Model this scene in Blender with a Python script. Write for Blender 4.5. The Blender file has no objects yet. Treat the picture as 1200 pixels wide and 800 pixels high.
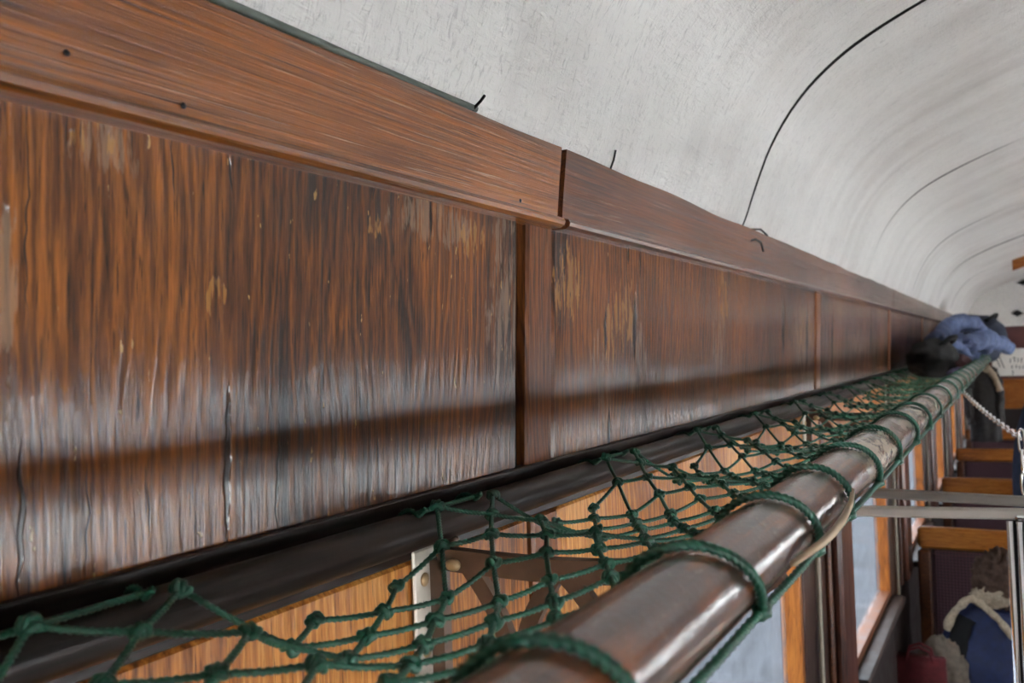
import bpy, math, random
import numpy as np
from mathutils import Vector, Matrix, noise

# ------------------------------------------------------------------ camera, world, exposure
scene = bpy.context.scene
H = 1.85                       # camera height above the carriage floor
CX = 0.41                      # camera distance from the left wall
FPX = 1048.7                   # focal length in pixels of the 1200 px wide frame
YAW, PITCH, ROLL = 0.5076, 0.0179, 0.0371

def cam_basis():
    cy, sy = math.cos(YAW), math.sin(YAW)
    f = Vector((-sy*math.cos(PITCH), cy*math.cos(PITCH), math.sin(PITCH)))
    r = Vector((cy, sy, 0)); d = -r.cross(f)
    return (r*math.cos(ROLL)+d*math.sin(ROLL), -r*math.sin(ROLL)+d*math.cos(ROLL), f)
RGT, DWN, FWD = cam_basis()
cd = bpy.data.cameras.new('camera'); cam = bpy.data.objects.new('camera', cd)
scene.collection.objects.link(cam); scene.camera = cam
m = Matrix((RGT, -DWN, -FWD)).transposed().to_4x4(); m.translation = (CX, 0, H)
cam.matrix_world = m
cd.sensor_width = 36; cd.lens = FPX/1200*36; cd.clip_start = .02; cd.clip_end = 200
cd.dof.use_dof = True; cd.dof.focus_distance = .80; cd.dof.aperture_fstop = 11

world = bpy.data.worlds.new('overcast_sky'); scene.world = world; world.use_nodes = True
bg = world.node_tree.nodes['Background']
bg.inputs['Color'].default_value = (.93, .965, 1, 1); bg.inputs['Strength'].default_value = 6.0
sd = bpy.data.lights.new('sun', 'SUN'); sd.energy = 30; sd.angle = math.radians(6); sd.color = (1, .97, .92)
sun = bpy.data.objects.new('sun', sd); scene.collection.objects.link(sun)
sun.rotation_euler = Vector((-math.cos(math.radians(43)), .10, -math.sin(math.radians(43)))).to_track_quat('-Z', 'Y').to_euler()
sun.location = (12, 0, 14)
vs = scene.view_settings
vs.view_transform = 'Standard'; vs.look = 'None'; vs.gamma = 1; vs.use_curve_mapping = False
vs.exposure = 1.75

# ------------------------------------------------------------------ bay layout of the carriage
XR = 2.50                      # right wall
Y0, Y1 = -3.62, 10.3           # end walls
BAY = 1.48
JOINTS = [.76+BAY*k for k in range(-3, 7)]
WY0, WY1 = 1.13, 1.955         # window opening in the bay that starts at .76
WZ0, WZ1 = -.90, -.345         # sill and head, relative to the camera
WIN_H = ((WZ0, WZ1), (-1.02, -.44))      # left and right windows
WINS = [BAY*k for k in range(-3, 6)]
RP = (.0178, -.126, .014)     # rear pole x, h, radius
FP = (.277, -.113, .0225)      # front pole

for side, wx in ((0, -.07), (1, XR+.07)):          # light portals in the window openings (no light of their own)
    for k in WINS:
        l = bpy.data.lights.new('window_portal', 'AREA'); l.shape = 'RECTANGLE'
        l.size = WY1-WY0; l.size_y = WIN_H[side][1]-WIN_H[side][0]; l.cycles.is_portal = True
        o = bpy.data.objects.new('window_portal', l); scene.collection.objects.link(o)
        o.location = (wx, (WY0+WY1)/2+k, H+sum(WIN_H[side])/2)
        nrm = Vector((1, 0, 0)) if side == 0 else Vector((-1, 0, 0))
        o.rotation_euler = Matrix((Vector((0, 1, 0)), nrm.cross(Vector((0, 1, 0)))*-1, -nrm)).transposed().to_euler()

def ray(u, v): return RGT*((u-600)/FPX)+DWN*((v-400)/FPX)+FWD
def wp(u, v, x=0.0):           # photo pixel -> (y, h) on the plane x
    q = ray(u, v); t = (x-CX)/q.x
    return q.y*t, q.z*t
def yp(u, v, y):               # photo pixel -> (x, h) on the plane y
    q = ray(u, v); t = y/q.y
    return CX+q.x*t, q.z*t

# ------------------------------------------------------------------ materials
def srgb(r, g, b):
    f = lambda c: (c/255/12.92) if c/255 <= .04045 else ((c/255+.055)/1.055)**2.4
    return (f(r), f(g), f(b), 1)

class NT:
    def __init__(s, name):
        s.m = bpy.data.materials.new(name); s.m.use_nodes = True
        s.t = s.m.node_tree; s.b = s.t.nodes['Principled BSDF']; s.out = s.t.nodes['Material Output']
        g = s.t.nodes.new('ShaderNodeNewGeometry'); s.pos = g.outputs['Position']
    def n(s, typ, ins=None, **props):
        nd = s.t.nodes.new('ShaderNode'+typ)
        for k, v in props.items(): setattr(nd, k, v)
        for k, v in (ins or {}).items(): s.put(nd.inputs[k], v)
        return nd
    def put(s, sock, v):
        if hasattr(v, 'is_output') or isinstance(v, bpy.types.NodeSocket): s.t.links.new(v, sock)
        else: sock.default_value = v
    def math(s, op, a, b=0.0, c=None, clamp=False):
        nd = s.n('Math', operation=op, use_clamp=clamp); s.put(nd.inputs[0], a); s.put(nd.inputs[1], b)
        if c is not None: s.put(nd.inputs[2], c)
        return nd.outputs[0]
    def map(s, scale, loc=(0, 0, 0), vec=None):
        nd = s.n('Mapping', {'Vector': vec or s.pos, 'Scale': scale, 'Location': loc}); return nd.outputs[0]
    def noise(s, scale_vec, scale=1.0, detail=4, rough=.55, dist=0.0, loc=(0, 0, 0), vec=None):
        nd = s.n('TexNoise', {'Vector': s.map(scale_vec, loc, vec), 'Scale': scale, 'Detail': detail, 'Roughness': rough, 'Distortion': dist})
        return nd.outputs['Fac']
    def mr(s, v, a, b, c=0.0, d=1.0, smooth=False):
        nd = s.n('MapRange', {'Value': v, 'From Min': a, 'From Max': b, 'To Min': c, 'To Max': d}, interpolation_type='SMOOTHSTEP' if smooth else 'LINEAR')
        return nd.outputs[0]
    def ramp(s, v, stops):
        nd = s.n('ValToRGB', {'Fac': v}); e = nd.color_ramp.elements
        e[0].position, e[0].color = stops[0]; e[1].position, e[1].color = stops[-1]
        for p, c in stops[1:-1]:
            x = e.new(p); x.color = c
        return nd.outputs['Color']
    def mix(s, f, a, b, typ='MIX'):
        nd = s.n('Mix', data_type='RGBA', blend_type=typ)
        s.put(nd.inputs[0], f); s.put(nd.inputs[6], a); s.put(nd.inputs[7], b); return nd.outputs[2]
    def bump(s, h, strength=.3, dist=.002, normal=None):
        ins = {'Height': h, 'Strength': strength, 'Distance': dist}
        if normal: ins['Normal'] = normal
        return s.n('Bump', ins).outputs[0]
    def set(s, **kw):
        for k, v in kw.items():
            s.put(s.b.inputs[{'color': 'Base Color', 'rough': 'Roughness', 'metal': 'Metallic', 'normal': 'Normal', 'coat': 'Coat Weight', 'coatr': 'Coat Roughness',
                             'spec': 'Specular IOR Level', 'trans': 'Transmission Weight', 'alpha': 'Alpha', 'sheen': 'Sheen Weight', 'coatn': 'Coat Normal'}[k]], v)
        return s.m
    def xyz(s):
        nd = s.n('SeparateXYZ', {'Vector': s.pos}); return nd.outputs

def wood(name, dark, mid, light, axis='z', rough=.42, coat=.6, coatr=.22, scale=1.0, bump=.35, cracks=(), pale=(), gold=(), flecks=0.0, warp=.25, loc=(0, 0, 0), glare_scratches=0.0, wavw=.16, coat_ior=1.5):
    t = NT(name)
    a = {'z': (1, 1, .05), 'y': (1, .014, 1), 'x': (.05, 1, 1)}[axis]
    S = lambda k: tuple(c*k*scale for c in a)
    wob = t.noise(S(14), detail=3, loc=loc)
    fine = t.noise(S(430), detail=5, rough=.65, loc=loc)
    mid_n = t.noise(S(105), detail=4, dist=.6 if axis == 'z' else .0, loc=loc)
    lowv = t.n('TexNoise', {'Vector': t.map(tuple(3.2*c if c == 1 else 1.3 for c in a), loc), 'Scale': 1.0, 'Detail': 3.0}).outputs['Color']
    bent = t.n('VectorMath', {0: t.pos, 1: t.n('VectorMath', {0: lowv, 'Scale': .16}, operation='SCALE').outputs[0]}, operation='ADD').outputs[0]
    wav = t.n('TexWave', {'Vector': t.map(S(30), loc, bent), 'Scale': 1.0, 'Distortion': 9.0, 'Detail': 4.0, 'Detail Scale': 2.2}, wave_type='BANDS', bands_direction='Y' if axis == 'z' else 'Z').outputs['Fac']
    big = t.noise(tuple(5*scale*(c if c == 1 else .35) for c in a), detail=3, loc=loc)
    g = t.math('ADD', t.math('MULTIPLY', fine, .65), t.math('ADD', t.math('MULTIPLY', mid_n, .28), t.math('MULTIPLY', wav, wavw)))
    g = t.math('ADD', g, t.math('MULTIPLY', t.math('SUBTRACT', big, .5), .95))
    col = t.ramp(g, [(.31, dark), (.54, mid), (.80, light)])
    pores = t.mr(t.noise(S(520), detail=2, loc=loc), .60, .70, 0, .85)
    col = t.mix(pores, col, tuple(c*.35 for c in dark[:3])+(1,))
    hgt = t.math('ADD', t.math('MULTIPLY', fine, .6), t.math('MULTIPLY', wav, wavw*1.3))
    x, y, z = t.xyz()
    yy = t.math('ADD', y, t.math('MULTIPLY', t.math('SUBTRACT', t.noise((1, 8, 30), detail=2), .5), .010))
    rgh = t.mr(mid_n, .3, .7, rough-.08, rough+.12)
    coatw = t.mr(big, .3, .7, coat*.8, coat)
    ragged = t.math('MULTIPLY', t.math('SUBTRACT', t.noise((40, 60, 22), detail=4, rough=.65), .5), 4.5)
    def blob(items):
        acc = None
        for (by, bh, ry, rh) in items:
            dy = t.math('DIVIDE', t.math('SUBTRACT', y, by), ry); dz = t.math('DIVIDE', t.math('SUBTRACT', z, H+bh), rh)
            d = t.math('ADD', t.math('MULTIPLY', dy, dy), t.math('MULTIPLY', dz, dz))
            k = t.mr(t.math('ADD', d, ragged), 1.0, .15, 0, 1)
            acc = k if acc is None else t.math('MAXIMUM', acc, k)
        return acc
    if pale:
        st = t.noise((1, 150, 14), detail=4, rough=.7)
        mk = t.mr(t.math('MULTIPLY', blob(pale), t.mr(st, .40, .62)), .18, .55)
        col = t.mix(t.math('MULTIPLY', mk, .40), col, srgb(160, 138, 116)); hgt = t.math('SUBTRACT', hgt, t.math('MULTIPLY', mk, .5))
    if gold:
        st = t.noise((1, 130, 20), detail=3, rough=.6, loc=(3, 1, 0))
        mk = t.mr(t.math('MULTIPLY', blob(gold), t.mr(st, .45, .58)), .25, .5)
        col = t.mix(t.math('MULTIPLY', mk, .5), col, srgb(186, 132, 62)); hgt = t.math('SUBTRACT', hgt, t.math('MULTIPLY', mk, .6))
    if flecks:
        fl = t.mr(t.noise((60, 150, 55), detail=3, rough=.6, loc=(7, 3, 1)), .735-.03*flecks, .76-.03*flecks)
        col = t.mix(t.math('MULTIPLY', fl, .75), col, srgb(190, 150, 90)); hgt = t.math('SUBTRACT', hgt, t.math('MULTIPLY', fl, .5))
    if glare_scratches:  # pale scratch colour also paints in white varnish glare
        sk = t.mr(t.noise((300, 5, 300), detail=3, rough=.7, loc=(1, 2, 5)), .60, .72)
        col = t.mix(t.math('MULTIPLY', sk, glare_scratches), col, srgb(196, 164, 132)); hgt = t.math('ADD', hgt, t.math('MULTIPLY', sk, .35))
    if cracks:
        acc = None
        for (cy, h0, h1, w) in cracks:
            q = t.math('DIVIDE', t.math('SUBTRACT', z, H+(h0+h1)/2), abs(h1-h0)/2)
            wd = t.math('MULTIPLY', t.math('SUBTRACT', 1.0, t.math('MULTIPLY', q, q)), w)
            k = t.mr(t.math('SUBTRACT', wd, t.math('ABSOLUTE', t.math('SUBTRACT', yy, cy))), 0.0, w*.5)
            acc = k if acc is None else t.math('MAXIMUM', acc, k)
        col = t.mix(t.math('MULTIPLY', acc, .93), col, (.008, .005, .004, 1))
        hgt = t.math('SUBTRACT', hgt, t.math('MULTIPLY', acc, 3.0))
    n1 = t.bump(hgt, bump, .0022)
    w = t.noise({'z': (8, 26, 5), 'y': (18, 1.2, 18), 'x': (3, 20, 20)}[axis], detail=2, loc=loc)
    n2 = t.bump(w, warp, .012, n1)
    t.set(color=col, rough=rgh, coat=coatw, coatr=coatr, normal=n2, coatn=n2); t.b.inputs['Coat IOR'].default_value = coat_ior; t.b.inputs['Specular IOR Level'].default_value = .25
    return t.m

def plain(name, col, rough=.5, metal=0.0, nscale=30, namt=.25, bump=.0, bdist=.002, stretch=(1, 1, 1), coat=0.0, sheen=0.0):
    t = NT(name)
    n = t.noise(tuple(nscale*c for c in stretch), detail=4)
    c2 = tuple(max(0, c*(1-namt)) for c in col[:3])+(1,); c3 = tuple(min(1, c*(1+namt)) for c in col[:3])+(1,)
    kw = dict(color=t.ramp(n, [(.3, c2), (.7, c3)]), rough=t.mr(n, .3, .7, max(.02, rough-.08), min(1, rough+.08)), metal=metal, coat=coat, sheen=sheen)
    if bump: kw['normal'] = t.bump(n, bump, bdist)
    t.set(**kw); return t.m

M = {}
def P_(u, v, ru, rv):          # photo ellipse -> wall blob
    y, h = wp(u, v); y2 = wp(u+ru, v)[0]; h2 = wp(u, v+rv)[1]
    return (y, h, abs(y2-y), abs(h2-h))
def K_(u, v0, v1, wpx):        # photo crack -> wall crack
    a, b = wp(u, v0), wp(u, v1)
    return ((a[0]+b[0])/2, b[1], a[1], abs(wp(u+wpx, v0)[0]-a[0])/2)

oak_d, oak_m, oak_l = srgb(34, 18, 8), srgb(104, 57, 19), srgb(166, 98, 32)
M['panel_a'] = wood('varnished oak near panel', oak_d, oak_m, oak_l, rough=.45, coat=1.0, coat_ior=1.75, coatr=.10, flecks=1.5, bump=.5, warp=.18,
    cracks=[K_(193, 160, 240, 3), K_(262, 178, 232, 4), K_(270, 440, 655, 10), K_(28, 500, 720, 9), K_(26, 100, 420, 3), K_(330, 480, 640, 4), K_(497, 228, 282, 4),
            K_(370, 200, 250, 2), K_(430, 210, 240, 2), K_(106, 530, 690, 3), K_(50, 470, 560, 3), K_(71, 130, 190, 2), K_(178, 560, 640, 3), K_(147, 140, 200, 2)],
    pale=[P_(505, 262, 50, 32), P_(592, 370, 22, 130), P_(5, 300, 14, 190), P_(120, 170, 45, 40)],
    gold=[P_(548, 285, 16, 34), P_(8, 240, 12, 45), P_(100, 165, 35, 22), P_(250, 350, 14, 26), P_(430, 260, 12, 20)])
M['panel_b'] = wood('varnished oak second panel', srgb(36, 20, 9), srgb(106, 57, 19), srgb(164, 98, 36), rough=.45, coat=1.0, coat_ior=1.75, coatr=.09, flecks=.5, bump=.5, warp=.18, loc=(3, 5, 1),
    cracks=[K_(742, 340, 425, 6), K_(731, 285, 312, 3), K_(718, 470, 548, 4), K_(708, 360, 420, 4), K_(917, 345, 420, 4), K_(745, 290, 330, 2), K_(640, 275, 500, 2), K_(945, 350, 440, 4)],
    pale=[P_(712, 470, 14, 80), P_(748, 420, 10, 60), P_(842, 400, 8, 60), P_(700, 420, 10, 40), P_(940, 400, 14, 55), P_(660, 520, 20, 30)],
    gold=[P_(730, 370, 16, 45), P_(945, 395, 12, 30), P_(715, 390, 12, 40), P_(660, 330, 20, 50), P_(845, 340, 8, 40)])
M['panel'] = wood('varnished oak panel', srgb(40, 23, 12), srgb(100, 56, 25), srgb(148, 92, 42), rough=.46, coat=1.0, coat_ior=1.65, coatr=.18, flecks=.6, loc=(9, 2, 4), bump=.4,
    pale=[P_(1010, 400, 14, 14), P_(978, 430, 8, 25), P_(1035, 390, 5, 20)], cracks=[K_(975, 355, 440, 3), K_(1020, 360, 430, 3)])
M['batten'] = wood('orange oak batten', srgb(66, 34, 15), srgb(118, 66, 28), srgb(150, 92, 42), rough=.45, coat=.5, loc=(1, 9, 1))
M['lower'] = wood('pale oak lower panel', srgb(96, 50, 16), srgb(174, 106, 40), srgb(218, 156, 80), rough=.5, coat=.4, loc=(2, 4, 9), bump=.4)
M['trim'] = wood('varnished trim board', srgb(92, 48, 10), srgb(150, 84, 20), srgb(184, 112, 34), axis='y', rough=.42, coat=1.0, coat_ior=1.5, coatr=.13, bump=.5, glare_scratches=.5, warp=.2, wavw=.0)
M['trim_far'] = wood('darker varnished trim board', srgb(62, 32, 15), srgb(112, 60, 26), srgb(144, 84, 40), axis='y', rough=.42, coat=1.0, coat_ior=1.5, coatr=.14, bump=.4, glare_scratches=.2, warp=.2, wavw=.0, loc=(4, 7, 2))
M['pillar'] = wood('dark window pillar wood', srgb(22, 13, 10), srgb(50, 28, 18), srgb(78, 44, 26), rough=.4, coat=.5, loc=(5, 1, 3))
M['pilaster'] = wood('red brown pilaster wood', srgb(46, 22, 15), srgb(92, 48, 30), srgb(122, 72, 46), rough=.38, coat=.6, loc=(5, 6, 3))
M['jamb'] = wood('orange window jamb wood', srgb(92, 48, 15), srgb(150, 84, 28), srgb(182, 112, 44), rough=.4, coat=.5, loc=(8, 6, 3))
M['sill'] = wood('brown sill wood', srgb(46, 25, 16), srgb(88, 48, 26), srgb(120, 70, 38), axis='y', rough=.4, coat=.5, loc=(8, 2, 3))
M['bottomrail'] = plain('brown window rail', srgb(104, 58, 26), .6, nscale=25)
M['sillboard'] = plain('dark worn sill board', srgb(44, 28, 20), .65, nscale=25)
M['dado'] = plain('dark dado', srgb(40, 27, 22), .6, nscale=20)
M['rail'] = wood('orange oak seat rail', srgb(100, 52, 16), srgb(156, 88, 28), srgb(190, 122, 48), axis='x', rough=.4, coat=.5, loc=(1, 1, 3))
M['shadowgap'] = plain('black joint backing', srgb(14, 10, 8), .9, namt=.1)
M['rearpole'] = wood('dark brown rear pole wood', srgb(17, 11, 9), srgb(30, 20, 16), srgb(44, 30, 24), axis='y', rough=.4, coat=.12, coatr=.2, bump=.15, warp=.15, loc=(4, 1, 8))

def front_pole_mat():
    t = NT('worn varnished front pole')
    fine = t.noise((160, 6, 160), detail=5, rough=.65); blot = t.noise((45, 14, 45), detail=4, rough=.6); spk = t.noise((260, 160, 260), detail=3, rough=.6)
    col = t.ramp(t.math('ADD', t.math('MULTIPLY', fine, .5), t.math('MULTIPLY', blot, .5)), [(.33, srgb(30, 18, 13)), (.5, srgb(74, 41, 24)), (.64, srgb(132, 72, 26))])
    x, y, z = t.xyz()
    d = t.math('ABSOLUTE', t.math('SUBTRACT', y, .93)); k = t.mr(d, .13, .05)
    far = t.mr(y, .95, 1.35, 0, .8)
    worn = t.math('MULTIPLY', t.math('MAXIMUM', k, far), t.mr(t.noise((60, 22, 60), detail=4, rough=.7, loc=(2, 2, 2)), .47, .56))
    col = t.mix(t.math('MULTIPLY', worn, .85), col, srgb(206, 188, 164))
    col = t.mix(t.mr(spk, .60, .74, 0, .5), col, srgb(140, 118, 100))
    nrm = t.bump(t.math('SUBTRACT', t.math('ADD', t.math('MULTIPLY', spk, .9), fine), worn), .35, .0015); nc = t.bump(t.math('ADD', spk, t.math('MULTIPLY', fine, .6)), .22, .0012)
    t.set(color=col, rough=t.mr(blot, .3, .7, .34, .5), coat=1.0, coatr=.15, normal=nrm, coatn=nc)
    t.b.inputs['Coat IOR'].default_value = 1.7
    return t.m
M['frontpole'] = front_pole_mat()

def ceiling_mat():
    t = NT('white brushed ceiling paint')
    br = t.noise((60, 190, 60), detail=5, rough=.7, dist=1.2); br2 = t.noise((220, 45, 220), detail=4, rough=.65, dist=.8, loc=(4, 4, 4))
    st = t.noise((3, 1.6, 3), detail=4, rough=.6); cross = t.noise((1.2, 7, 1.2), detail=3)
    col = t.ramp(t.math('ADD', t.math('MULTIPLY', st, .5), t.math('MULTIPLY', cross, .5)), [(.3, srgb(196, 190, 184)), (.5, srgb(224, 221, 217)), (.7, srgb(236, 234, 230))])
    col = t.mix(t.mr(br, .53, .66, 0, .5), col, srgb(158, 154, 152))
    n1 = t.bump(t.math('ADD', br, br2), .9, .003); n2 = t.bump(cross, .7, .02, n1)
    t.set(color=col, rough=.42, coat=.25, coatr=.3, normal=n2); return t.m
M['ceiling'] = ceiling_mat()

def rope_mat(name, base):
    t = NT(name); n = t.noise((400, 400, 400), detail=3)
    t.set(color=t.ramp(n, [(.3, tuple(c*.55 for c in base[:3])+(1,)), (.7, base)]), rough=.36, normal=t.bump(n, .4, .0006)); return t.m
M['rope'] = rope_mat('green twisted polypropylene cord', srgb(21, 88, 66))
M['rope_far'] = rope_mat('green cord', srgb(24, 96, 68))

def fabric(name, c, rough=.85, scale=40, bump=.4, weave=600, sheen=.0):
    t = NT(name); n = t.noise((scale,)*3, detail=4); w = t.noise((weave,)*3, detail=2)
    a = tuple(v*.7 for v in c[:3])+(1,); b = tuple(min(1, v*1.25) for v in c[:3])+(1,)
    t.set(color=t.ramp(n, [(.3, a), (.7, b)]), rough=rough, sheen=sheen, normal=t.bump(t.math('ADD', n, w), bump, .003)); return t.m
M['denim'] = fabric('blue grey denim', srgb(92, 106, 142)); M['black'] = fabric('black nylon', srgb(8, 8, 10), .95)
M['maroon'] = fabric('maroon cloth', srgb(82, 50, 56)); M['lavender'] = fabric('lavender cloth', srgb(112, 108, 150)); M['navy'] = fabric('navy cloth', srgb(30, 40, 62))
M['fleece'] = fabric('cream fleece', srgb(176, 160, 138), .95, 120, 1.0); M['fur'] = fabric('brown fur', srgb(92, 70, 58), .95, 90, 1.0)
M['blue'] = fabric('blue quilted cloth', srgb(20, 34, 74), .6); M['grey'] = fabric('dark grey coat cloth', srgb(50, 47, 46)); M['beige'] = fabric('beige cloth', srgb(110, 98, 86))
M['red'] = fabric('dark red bag cloth', srgb(92, 22, 28)); M['skin'] = plain('skin', srgb(206, 158, 134), .5, nscale=20, namt=.06); M['hair'] = fabric('brown hair', srgb(62, 42, 30), .6, 90)
M['jeans'] = fabric('dark jeans', srgb(44, 52, 74)); M['white'] = plain('white card', srgb(232, 230, 224), .6, nscale=12, namt=.03); M['ink'] = plain('dark ink', srgb(44, 44, 50), .7)

def upholstery():
    t = NT('maroon diamond seat cloth'); x, y, z = t.xyz()
    a = t.math('SINE', t.math('MULTIPLY', t.math('ADD', x, z), 260)); b = t.math('SINE', t.math('MULTIPLY', t.math('SUBTRACT', x, z), 260))
    k = t.mr(t.math('MULTIPLY', a, b), -.3, .3); col = t.mix(k, srgb(46, 25, 30), srgb(88, 52, 60))
    t.set(color=col, rough=.8, sheen=.15, normal=t.bump(k, .4, .002)); return t.m
M['seatcloth'] = upholstery()
M['maroonwall'] = plain('maroon end wall paint', srgb(92, 48, 46), .55, nscale=8)
M['bracket'] = plain('brown painted cast iron', srgb(98, 74, 58), .5, nscale=40, namt=.3, bump=.2, coat=.2)
M['plate'] = plain('worn pale metal plate', srgb(202, 192, 178), .35, .35, nscale=40, namt=.15, bump=.2)
M['bolt'] = plain('pale brass bolt', srgb(176, 150, 112), .35, .6, nscale=60)
M['steel_pale'] = plain('pale grey steel', srgb(196, 190, 182), .4, .2, nscale=30, namt=.1, stretch=(.2, 1, 1))
M['steel'] = plain('dull grey steel', srgb(150, 144, 138), .45, .3, nscale=30, namt=.12, stretch=(.2, 1, 1))
M['chrome'] = plain('polished chrome', srgb(236, 236, 238), .12, 1.0, nscale=20, namt=.03)
M['darkmetal'] = plain('dark gap metal', srgb(20, 20, 22), .5, .5); M['nail'] = plain('black iron nail', srgb(26, 24, 24), .5, .6)
M['cane'] = plain('peeled cane', srgb(170, 146, 116), .5, nscale=60, namt=.3, stretch=(1, .3, 1))
M['seal'] = plain('grey green sealing cord', srgb(84, 90, 82), .5); M['floor'] = plain('grey brown linoleum', srgb(142, 134, 124), .5, nscale=10)
M['concrete'] = plain('pale concrete platform', srgb(222, 220, 216), .9, nscale=3, namt=.1)
M['ballast'] = plain('grey ballast', srgb(46, 48, 52), .95, nscale=2.2, namt=.75)
M['outwall'] = plain('grey dimming wall render', srgb(48, 51, 56), .95, nscale=2.5, namt=.5)
M['cable'] = plain('pale conduit', srgb(150, 140, 122), .45, nscale=40, namt=.15)

def glass_mat():
    t = NT('dusty window glass'); x, y, z = t.xyz()
    t.t.nodes.remove(t.b)
    tr = t.n('BsdfTransparent', {'Color': (.86, .89, .92, 1)}); gl = t.n('BsdfGlossy', {'Color': (1, 1, 1, 1), 'Roughness': .04}); df = t.n('BsdfTranslucent', {'Color': (.18, .195, .215, 1)})
    d = t.mr(t.noise((22, 22, 22), detail=5, rough=.75), .38, .68, .05, .45)
    m1 = t.n('MixShader', {0: d}); t.t.links.new(tr.outputs[0], m1.inputs[1]); t.t.links.new(df.outputs[0], m1.inputs[2])
    m2 = t.n('MixShader', {0: .02}); t.t.links.new(m1.outputs[0], m2.inputs[1]); t.t.links.new(gl.outputs[0], m2.inputs[2])
    t.t.links.new(m2.outputs[0], t.out.inputs[0]); return t.m
M['glass'] = glass_mat()

# ------------------------------------------------------------------ mesh helpers (h is height relative to the camera)
COL = scene.collection
class MB:
    def __init__(s): s.v = []; s.f = []
    def add(s, vs, fs):
        o = len(s.v); s.v += [tuple(v) for v in vs]; s.f += [tuple(i+o for i in f) for f in fs]; return s
    def box(s, x0, x1, y0, y1, h0, h1, b=0.0):
        if b:
            b = min(b, abs(x1-x0)*.45, abs(y1-y0)*.45, abs(h1-h0)*.45)
            X = [(x0, x0+b, x1-b, x1), (y0, y0+b, y1-b, y1), (h0, h0+b, h1-b, h1)]
            idx = {}; vs = []
            def vid(i, j, k):
                if (i, j, k) not in idx: idx[(i, j, k)] = len(vs); vs.append((X[0][i], X[1][j], X[2][k]))
                return idx[(i, j, k)]
            fs = []
            A, B = (1, 2), (1, 2)
            for e in (0, 3):
                fl = (lambda q: q) if e == 3 else (lambda q: q[::-1])
                fs.append(fl([vid(e, 1, 1), vid(e, 2, 1), vid(e, 2, 2), vid(e, 1, 2)]))
                fs.append(fl([vid(1, e, 1), vid(1, e, 2), vid(2, e, 2), vid(2, e, 1)]))
                fs.append(fl([vid(1, 1, e), vid(2, 1, e), vid(2, 2, e), vid(1, 2, e)]))
            for e1 in (0, 3):
                for e2 in (0, 3):
                    i1, i2 = (1 if e1 == 0 else 2), (1 if e2 == 0 else 2)
                    fl = (lambda q: q) if (e1 == e2) else (lambda q: q[::-1])
                    fs.append(fl([vid(e1, i2, 1), vid(i1, e2, 1), vid(i1, e2, 2), vid(e1, i2, 2)]))
                    fs.append(fl([vid(e1, 1, i2), vid(e1, 2, i2), vid(i1, 2, e2), vid(i1, 1, e2)]))
                    fs.append(fl([vid(1, e1, i2), vid(1, i1, e2), vid(2, i1, e2), vid(2, e1, i2)]))
                    for e3 in (0, 3):
                        i3 = 1 if e3 == 0 else 2
                        q = [vid(e1, i2, i3), vid(i1, e2, i3), vid(i1, i2, e3)]
                        fs.append(q if ((e1 == 3)+(e2 == 3)+(e3 == 3)) % 2 == 1 else q[::-1])
            return s.add(vs, fs)
        vs = [(x, y, h) for x in (x0, x1) for y in (y0, y1) for h in (h0, h1)]
        return s.add(vs, [(0, 1, 3, 2), (4, 6, 7, 5), (0, 4, 5, 1), (2, 3, 7, 6), (0, 2, 6, 4), (1, 5, 7, 3)])
    def extrude_y(s, prof, y0, y1, steps=1, wob=None):          # prof: list of (x, h), closed
        n = len(prof); vs = []; fs = []
        for i in range(steps+1):
            y = y0+(y1-y0)*i/steps
            for j, (x, h) in enumerate(prof):
                dx, dh = wob(y, j) if wob else (0, 0)
                vs.append((x+dx, y, h+dh))
        for i in range(steps):
            for j in range(n):
                a, b = i*n+j, i*n+(j+1) % n; fs.append((a, b, b+n, a+n))
        fs.append(tuple(range(n))[::-1]); fs.append(tuple(range(steps*n, steps*n+n)))
        return s.add(vs, fs)
    def tube(s, path, rad, sides=8, twist=None, caps=True, closed=False):
        pts = [Vector(p) for p in path]; n = len(pts); vs = []; fs = []
        t0 = (pts[1]-pts[0]).normalized(); up = Vector((0, 0, 1)) if abs(t0.z) < .9 else Vector((1, 0, 0))
        nrm = t0.cross(up).normalized(); L = 0
        for i, p in enumerate(pts):
            if closed: tg = pts[(i+1) % n]-pts[i-1]
            else: tg = pts[min(i+1, n-1)]-pts[max(i-1, 0)]
            tg = tg.normalized() if tg.length > 1e-9 else t0
            nrm = (nrm-tg*nrm.dot(tg)).normalized(); bn = tg.cross(nrm)
            if i: L += (p-pts[i-1]).length
            r = rad(i/(n-1)) if callable(rad) else rad
            for k in range(sides):
                a = 2*math.pi*k/sides; rr = r
                if twist: rr = r*(1+.27*math.cos(3*a)); a += 2*math.pi*L/twist
                vs.append(p+nrm*(rr*math.cos(a))+bn*(rr*math.sin(a)))
        m = n if closed else n-1
        for i in range(m):
            for k in range(sides):
                a, b = i*sides+k, i*sides+(k+1) % sides; c = ((i+1) % n)*sides
                fs.append((a, b, c+(k+1) % sides, c+k))
        if caps and not closed: fs.append(tuple(range(sides))[::-1]); fs.append(tuple(range((n-1)*sides, n*sides)))
        return s.add(vs, fs)
    def blob(s, c, r, nu=20, nv=12, fn=None):
        vs = []; fs = []
        for i in range(nv+1):
            th = math.pi*i/nv
            for j in range(nu):
                ph = 2*math.pi*j/nu
                d = Vector((math.sin(th)*math.cos(ph), math.sin(th)*math.sin(ph), math.cos(th)))
                k = fn(d) if fn else 1
                vs.append((c[0]+d.x*r[0]*k, c[1]+d.y*r[1]*k, c[2]+d.z*r[2]*k))
        for i in range(nv):
            for j in range(nu):
                a, b = i*nu+j, i*nu+(j+1) % nu; fs.append((a, a+nu, b+nu, b))
        return s.add(vs, fs)
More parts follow.
